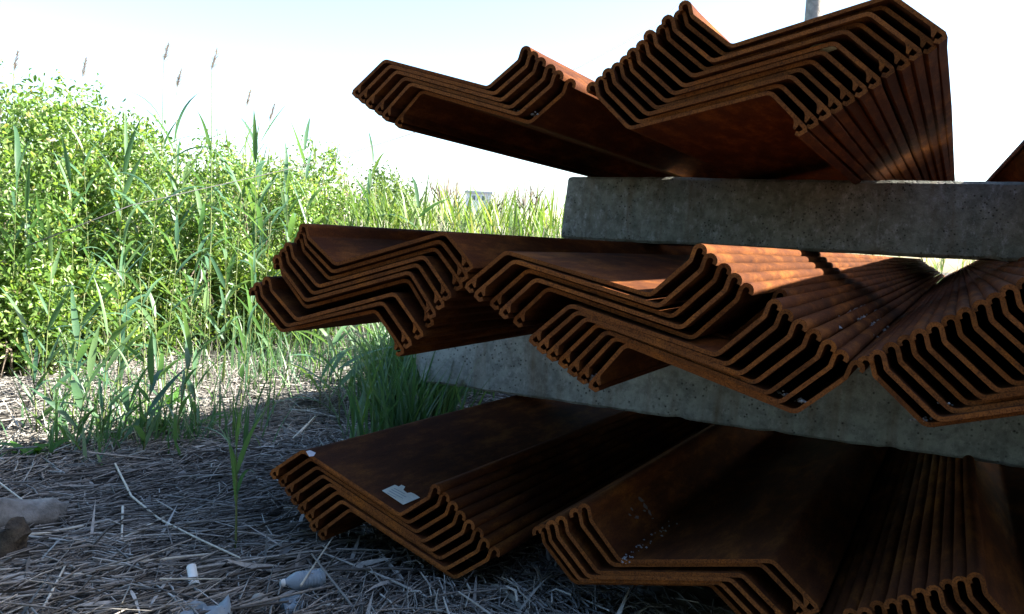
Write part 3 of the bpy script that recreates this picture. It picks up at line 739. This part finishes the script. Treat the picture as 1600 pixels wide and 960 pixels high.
for k, (px, py, top) in enumerate([(515, 650, 520), (530, 668, 560), (500, 640, 500)]):
    b, h = ground_reed(px, py, top)
    reed(b, h, (0.12, 2.9), ['reed bending left over the sunlit litter', 'short reed in front of the tuft touching the shade', 'taller reed left of the dark tuft'][k], 'reeds left of the tuft', 7, (0.4, 0.6), 0.15, rs=rr)
b, h = ground_reed(368, 872, 700)
reed(b, h, (0.04, 3.0), 'lone thin reed shoot on the shaded litter before the bottom bundle', None, 6, (0.24, 0.34), 0.45, wide=0.9, steep=(1.15, 1.45), rs=rr)
b, h = ground_reed(245, 720, 640)
# tall ones behind: three blades above the middle bundle, plumes against the sky
for k, (px, top, zc, lab) in enumerate([(660, 300, 8.6, 'reed whose broad blades spread above the middle left bundle'), (575, 232, 9.5, 'reed with a long blade reaching into the sky'),
                                        (375, 205, 7.9, 'reed with bent blades above the shrub tops'), (410, 200, 8.1, 'reed with upright blades beside the bent one')]):
    t_ = at_depth(px, top, zc); reed((t_[0], t_[1], 0), t_[2] - 0.15, (0.03, None), lab, 'tall reeds behind the shrubs', 9, (0.45, 0.65), 0.45, wide=1.0, rs=rr)
for k, (px, top, zc, lab) in enumerate([(340, 112, 8.0, 'tallest plumed reed with a dark purple head'), (257, 100, 9.0, 'plumed reed with a slim head beside the tallest'),
        (283, 140, 8.6, 'plumed reed with a short tilted head'), (391, 168, 9.5, 'plumed reed over the mid shrubs, pale head'), (428, 192, 9.0, 'plumed reed nearest the upper left bundle'),
        (22, 112, 8.2, 'plumed reed standing over the left edge shrub'), (138, 122, 8.5, 'plumed reed right of the tallest shrub')]):
    t_ = at_depth(px, top, zc); reed((t_[0], t_[1], 0), t_[2], (0.02, None), lab, 'plumed reeds against the sky', 5, (0.35, 0.5), 0.4, plume=True, rs=rr)
# bare shrubs far behind
for k, (px, top, zc, lab) in enumerate([(832, 262, 16, 'bare twiggy shrub left of the upper beam end'), (782, 285, 18, 'thin bare shrub in the far reed bed'), (700, 262, 15, 'bare branching shrub beyond the reeds under the upper bundle'), (548, 262, 13, 'leafless shrub behind the middle left bundle')]):
    t_ = at_depth(px, top, zc); root = empty('bare_shrub', (t_[0], t_[1], 0)); st = []; r5 = random.Random(k + 50); h = t_[2]
    for q in range(12):
        a = r5.uniform(0, 6.28); sp_ = r5.uniform(0.05, 0.5); p = [Vector((0, 0, 0))]
        for j in range(1, 6): p.append(Vector((math.cos(a) * sp_ * j / 5 + r5.gauss(0, .03), math.sin(a) * sp_ * j / 5 + r5.gauss(0, .03), h * j / 5 * r5.uniform(.85, 1))))
        st.append((p, [.024, .02, .016, .013, .010, .005]))
        for j in range(2, 5):
            for z in range(2):
                b_ = a + r5.uniform(-1.5, 1.5); st.append(([p[j], p[j] + Vector((math.cos(b_) * .15, math.sin(b_) * .15, .16)), p[j] + Vector((math.cos(b_) * .22, math.sin(b_) * .22, .36))], [.011, .008, .004]))
    V, F = tubes(st, 4); link('branch', mesh('branch', V, F), M['bark'], root)
    tag(root, lab, 'shrub', 'bare shrubs')

# ------------------------------------------------------------------ litter of dead reed stalks
def litter(n, xr, yr, main, spread, lr, rr_, zmax):
    x = rng.uniform(*xr, n); y = rng.uniform(*yr, n)
    a = main + rng.normal(0, spread, n) + 0.6 * np.sin(x * 1.7) * np.cos(y * 1.3); fl = rng.random(n) < 0.22; a[fl] = rng.uniform(0, math.pi, fl.sum())
    kp = np.array([noise.noise((p * 2.1, q * 2.1, 4.0)) + 0.5 * noise.noise((p * 6, q * 6, 8.0)) for p, q in zip(x, y)]) > rng.uniform(-0.75, 0.15, n)
    x, y, a = x[kp], y[kp], a[kp]; n = len(x)
    L = rng.uniform(*lr, n) * rng.uniform(.4, 1, n); dz = rng.normal(0, 0.05, n) * L
    z = np.array([gh(p, q) for p, q in zip(x, y)]) + rng.uniform(0.0, zmax, n) + 0.004
    d = np.stack([np.cos(a) * L / 2, np.sin(a) * L / 2, dz], 1); c = np.stack([x, y, z], 1)
    mid = c + np.stack([rng.normal(0, .012, n), rng.normal(0, .012, n), rng.uniform(-0.004, .015, n)], 1)
    return c - d, c + d, rng.uniform(*rr_, n), mid
g0, g1 = on_z(200, 900), on_z(300, 852); MA = math.atan2(g1[1] - g0[1], g1[0] - g0[0])
A = [litter(21000, (-4.8, -0.8), (1.3, 4.6), MA, 0.45, (0.08, 0.5), (0.0014, 0.0050), 0.06),
     litter(1500, (-4.4, -1.0), (1.4, 4.2), MA, 0.6, (0.2, 0.8), (0.0035, 0.0065), 0.07),
     litter(18000, (-8.5, -2.6), (3.4, 9.0), MA + 0.5, 1.0, (0.12, 0.5), (0.002, 0.0050), 0.06),
     litter(2500, (-1.2, 1.0), (1.5, 3.4), MA, 0.6, (0.15, 0.5), (0.002, 0.0045), 0.04)]
p0, p1, r_, mi_ = (np.concatenate([a[k] for a in A]) for k in range(4))
tag(link('reed_litter', stick_mesh('reed_litter', p0, p1, r_, mi_), M['straw']), 'matted litter of dead reed stalks on the ground', None, None, 'stuff')
n = 6500; x = rng.uniform(-7.5, -0.8, n); y = rng.uniform(1.4, 7.5, n)
b_ = np.stack([x, y, np.array([gh(p, q) for p, q in zip(x, y)]) + rng.uniform(0.01, 0.05, n)], 1)
v, f_ = blades(b_, rng.normal(MA, 0.8, n) + math.pi * (rng.random(n) < .5), rng.normal(0.12, 0.15, n), rng.normal(0.3, 0.3, n), rng.uniform(0.08, 0.3, n), np.where(rng.random(n) < 0.12, rng.uniform(0.02, 0.034, n), rng.uniform(0.006, 0.018, n)), 4, rng.normal(0, 0.6, n))
tag(link('leaf_litter', mesh_np('leaf_litter', v, f_), M['straw']), 'flat dry reed blades scattered in the litter', None, None, 'stuff')

# ------------------------------------------------------------------ things lying in the litter
def cane(pix, r, mat, label, name='dead_cane', z=0.05, taper=0.7, group='dead canes on the litter'):
    P = [on_z(px, py, z) for px, py in pix]; n = len(P)
    c = sum(P) / n
    V, F = tube([p - c for p in P], [r * (1 - (1 - taper) * i / (n - 1)) for i in range(n)], 8)
    o = link(name, mesh(name, V, F, True, 50), mat, None, tuple(c)); return tag(o, label, 'cane', group)
cane([(180, 725), (205, 775), (250, 812), (310, 842), (375, 872)], 0.005, M['pale'], 'long bent pale cane curving across the shaded litter', z=0.08)
cane([(192, 792), (190, 845)], 0.006, M['pale'], 'short thick cane pointing straight at the camera', z=0.07)
cane([(188, 845), (262, 806)], 0.008, M['pale'], 'thick split cane lying slantwise in mid litter', z=0.07)
cane([(115, 900), (200, 880), (330, 866)], 0.0065, M['pale'], 'long pale cane lying level in the litter', z=0.07)
cane([(30, 838), (75, 833), (130, 822)], 0.007, M['pale'], 'pale cane beside the driftwood log', z=0.06)
cane([(68, 950), (103, 882)], 0.005, M['pale'], 'thin pale cane near the lower left corner', z=0.07)
cane([(600, 945), (690, 905)], 0.006, M['drift'], 'dark cane lying below the bottom left bundle', z=0.05)
cane([(440, 895), (500, 868)], 0.016, M['drift'], 'broad grey husk lying above the plastic bottle', z=0.03)
cane([(275, 708), (345, 660)], 0.010, M['drift'], 'grey stick at the edge of the shaded tuft', z=0.05)
cane([(455, 690), (492, 652)], 0.012, M['pale'], 'pale forked husk left of the bottom bundle', z=0.06)
for k, (a_, b__, lab) in enumerate([((0, 755), (60, 800), 'pale slanting cane over the driftwood at left edge'), ((250, 905), (345, 905), 'straight pale cane beside the white tube'), ((470, 915), (520, 840), 'thin upright cane leaning past the bottle')]):
    cane([a_, b__], 0.004, M['pale'], lab, z=0.08)
# driftwood log and rotten stump
P = [on_z(px, py, 0.07) for px, py in [(-60, 812), (0, 808), (55, 806), (100, 800)]]
c = sum(P) / 4; P = [P[0] + (P[-1] - P[0]) * k / 14 for k in range(15)]; V, F = tube([p - c for p in P], [0.085 - 0.002 * k if k < 13 else 0.04 for k in range(15)], 22)
V = [v + Vector((noise.noise(v * 7), noise.noise(v * 7 + Vector((5, 0, 0))), noise.noise(v * 8 + Vector((0, 9, 0))))) * 0.035 + v.normalized() * 0.01 * noise.noise(v * 40) for v in map(Vector, V)]
tag(link('driftwood_log', mesh('driftwood_log', V, F, True, 50), M['drift'], None, tuple(c)), 'grey driftwood log lying at the left edge', 'log')
q = on_z(18, 862, 0.05); V, F = tube([(0, 0, -.06), (0.01, 0, 0.04), (0.0, 0.01, 0.08), (0.02, 0.0, 0.11)], [0.055, 0.05, 0.045, 0.03], 12)
V = [v + Vector((v.x, v.y, 0)) * 0.9 * noise.noise(v * 22) + Vector((0, 0, 0.02 * noise.noise(v * 40))) for v in map(Vector, V)]
tag(link('rotten_stump', mesh('rotten_stump', V, F, True, 40), M['rot'], None, tuple(q)), 'broken rotten stump in front of the driftwood log', 'stump')
# white tube
a_, b__ = on_z(299, 886, 0.09), on_z(304, 916, 0.05); c = (a_ + b__) / 2
def hollow(a, b, r, t, n=16):
    a, b = Vector(a), Vector(b); d = (b - a).normalized(); x = d.cross(Vector((0, 0, 1))).normalized(); y = d.cross(x); V = []; F = []
    for p, rr_ in ((a, r), (b, r), (b, r - t), (a, r - t)):
        for k in range(n): V.append(p + (x * math.cos(6.28318 * k / n) + y * math.sin(6.28318 * k / n)) * rr_)
    for j in range(4):
        for k in range(n): q = (k + 1) % n; jj = (j + 1) % 4; F.append((j * n + k, j * n + q, jj * n + q, jj * n + k))
    return V, F
V, F = hollow(a_ - c, b__ - c, 0.017, 0.003); me = mesh('plastic_tube', V, F, True); fix_normals(me); me.set_sharp_from_angle(angle=0.7)
tb = tag(link('plastic_tube', me, M['pvc'], None, tuple(c)), 'short white plastic tube lying in the litter', 'tube')
V, F = hollow((b__ - c) * 0.86, (b__ - c) * 1.05, 0.0195, 0.002); me = mesh('rim', V, F, True); fix_normals(me); me.set_sharp_from_angle(angle=0.7); link('rim', me, M['pvc'], tb)
# bottle
def lathe(prof, n=20):
    V = []; F = []
    for (x, r) in prof:
        for k in range(n): V.append((x, r * math.cos(2 * math.pi * k / n), r * math.sin(2 * math.pi * k / n)))
    for i in range(len(prof) - 1):
        for k in range(n): q = (k + 1) % n; F.append((i * n + k, i * n + q, (i + 1) * n + q, (i + 1) * n + k))
    F.append(tuple(range(n))); F.append(tuple(range(len(prof) * n - 1, (len(prof) - 1) * n - 1, -1)))
    return V, F
a_, b__ = on_z(438, 912, 0.05), on_z(507, 902, 0.05); c = (a_ + b__) / 2; Lb = np.linalg.norm(b__ - a_)
bot = empty('plastic_bottle', tuple(c), math.atan2(b__[1] - a_[1], b__[0] - a_[0]))
prof = [(-.40, .012), (-.36, .012), (-.33, .016), (-.26, .024), (-.18, .031), (-.12, .033)]
for k in range(8): prof += [(-.10 + .066 * k, .0335), (-.08 + .066 * k, .0315), (-.06 + .066 * k, .0335)]
prof += [(.44, .033), (.48, .029), (.5, .018), (.49, .004)]
V, F = lathe([(x * Lb, r) for x, r in prof]); V = [Vector(v) + Vector((0, 1, 1)) * 0.004 * noise.noise(Vector(v) * 25) for v in V]
me = mesh('body', V, F, True); fix_normals(me); link('body', me, M['bottle'], bot)
V, F = lathe([(-.50 * Lb, .008), (-.50 * Lb, .0145), (-.405 * Lb, .0145), (-.405 * Lb, .010)]); me = mesh('cap', V, F, True); fix_normals(me); me.set_sharp_from_angle(angle=0.6); link('cap', me, M['pvc'], bot)
tag(bot, 'crushed clear blue plastic bottle lying in the litter', 'bottle')
def film(name, pix, label, z, seed, cat, n=16, amp=0.03):
    c = [on_z(*p, z) for p in pix]; V = []; F = []
    for j in range(n + 1):
        for i in range(n + 1):
            s_, t = i / n, j / n; p = (c[0] * (1 - s_) + c[1] * s_) * (1 - t) + (c[3] * (1 - s_) + c[2] * s_) * t
            ed = min(s_, 1 - s_, t, 1 - t); k = noise.noise((s_ * 3 + seed, t * 3, 0)) * amp + noise.noise((s_ * 9 + seed, t * 9, 2)) * amp * .4 + noise.turbulence((s_ * 5, t * 5, seed), 3, False) * amp * .6
            V.append(p + np.array([noise.noise((s_ * 4, t * 4, seed)) * .03, noise.noise((s_ * 4, t * 4, seed + 5)) * .03, k - (0.03 if ed < 0.05 else 0)]))
    m0 = sum(V) / len(V); V = [v - m0 for v in V]
    for j in range(n):
        for i in range(n): a = j * (n + 1) + i; F.append((a, a + 1, a + n + 2, a + n + 1))
    me = mesh(name, V, F); o = link(name, me, M['bag'], None, tuple(m0))
    so_ = o.modifiers.new('thickness', 'SOLIDIFY'); so_.thickness = 0.0015
    return tag(o, label, cat)
film('plastic_sheet', [(262, 978), (362, 982), (364, 940), (278, 938)], 'crumpled cloudy plastic sheet at the bottom edge', 0.06, 2, 'plastic sheet')
film('plastic_scrap', [(440, 948), (472, 950), (468, 928), (440, 926)], 'small cloudy plastic scrap below the bottle', 0.04, 8, 'plastic scrap', 10, 0.015)
tag(rock('stone', 0.045, 9, M['stone'], on_z(407, 946, 0.02), (1, 0.8, 0.8)), 'tan stone between the bottle and plastic sheet', 'stone')
tag(rock('stone', 0.04, 17, M['stone'], on_z(320, 715, 0.01), (1.3, 0.8, 0.8)), 'grey stone in the litter beside the shaded tuft', 'stone')
tag(rock('stone', 0.07, 23, M['rot'], on_z(378, 590, 0.01), (1.3, 0.8, 0.7)), 'dark lump lying on the sunlit litter', 'stone')
# broadleaf weeds in the half shade
for k, (px, py, n, lab) in enumerate([(255, 684, 60, 'dark green broadleaf weed patch under the reeds'), (60, 725, 14, 'small weed at the shadow line by the left edge'), (275, 640, 20, 'small bright weed behind the broadleaf patch')]):
    b = on_z(px, py); root = empty('weed', tuple(b)); r5 = random.Random(90 + k)
    for q in range(n):
        o = link('leaf', LM[r5.choice([2, 3, 6])], None, root, (r5.gauss(0, .16 if k == 0 else .07), r5.gauss(0, .14 if k == 0 else .06), r5.uniform(0.0, .06)))
        L = r5.uniform(.12, .26); o.scale = (L, L * 2.8, L); o.rotation_euler = (r5.gauss(0, .3), -r5.uniform(.2, 1.0), r5.uniform(0, 6.28))
        o.material_slots[0].link = 'OBJECT'; o.material_slots[0].material = M['weed']
    tag(root, lab, 'weed')

# ------------------------------------------------------------------ pole, cable, far building
pb = on_y(1273, 0, 15.0)
V, F = tube([(0, 0, -0.5), (0, 0, 4), (0, 0, 9.5)], [0.17, 0.145, 0.115], 18)
tag(link('utility_pole', mesh('utility_pole', V, F, True, 50), M['pole'], None, (pb[0], pb[1], 0)), 'grey wooden utility pole behind the upper right bundle', 'pole')
A0 = np.array([pb[0], pb[1]]); A1 = at_depth(205, 321, 5.6)[:2]; dirv = A1 - A0; nrm = np.array([-dirv[1], dirv[0]])
pts = [Vector((pb[0], pb[1], 7.6))]
for p in [(1025, 40), (905, 105), (770, 160), (640, 210), (520, 248), (410, 274), (300, 299), (205, 321)]:
    d = ray(*p); t = (nrm @ A0) / (nrm @ d[:2]); q = d * t; pts.append(Vector((q[0], q[1], q[2] + GZ)))
last = pts[-1] + (pts[-1] - pts[-2]) * 1.5; last.z = max(0.0, last.z - .1); pts.append(last)
c = pts[0].copy(); V, F = tube([p - c for p in pts], [0.007] * 2 + [0.005] * 3 + [0.003] * (len(pts) - 5), 6)
tag(link('sagging_cable', mesh('sagging_cable', V, F), M['wire'], None, c), 'thin grey cable sagging from the pole across the shrubs', 'cable')
q = at_depth(750, 304, 182); root = empty('building', (q[0], q[1], 0), math.radians(25)); H_ = q[2]
def box(x0, x1, y0, y1, z0, z1):
    V = [(x, y, z) for z in (z0, z1) for y in (y0, y1) for x in (x0, x1)]
    return V, [(0, 2, 3, 1), (4, 5, 7, 6), (0, 1, 5, 4), (2, 6, 7, 3), (0, 4, 6, 2), (1, 3, 7, 5)]
link('wall', mesh('wall', *box(-2.6, 2.6, -3, 3, 0, H_), False), M['wall'], root)
link('roof', mesh('roof', *box(-2.9, 2.9, -3.3, 3.3, H_ + .003, H_ + 0.45), False), M['roof'], root)
for k in range(3):
    x = -1.3 + 1.0 * k; link('window', mesh('window', *box(x, x + .6, -3.06, -2.9, H_ - 1.4, H_ - .5), False), M['glass'], root)
tag(root, 'small pale building on the far horizon beyond the reeds', 'building')
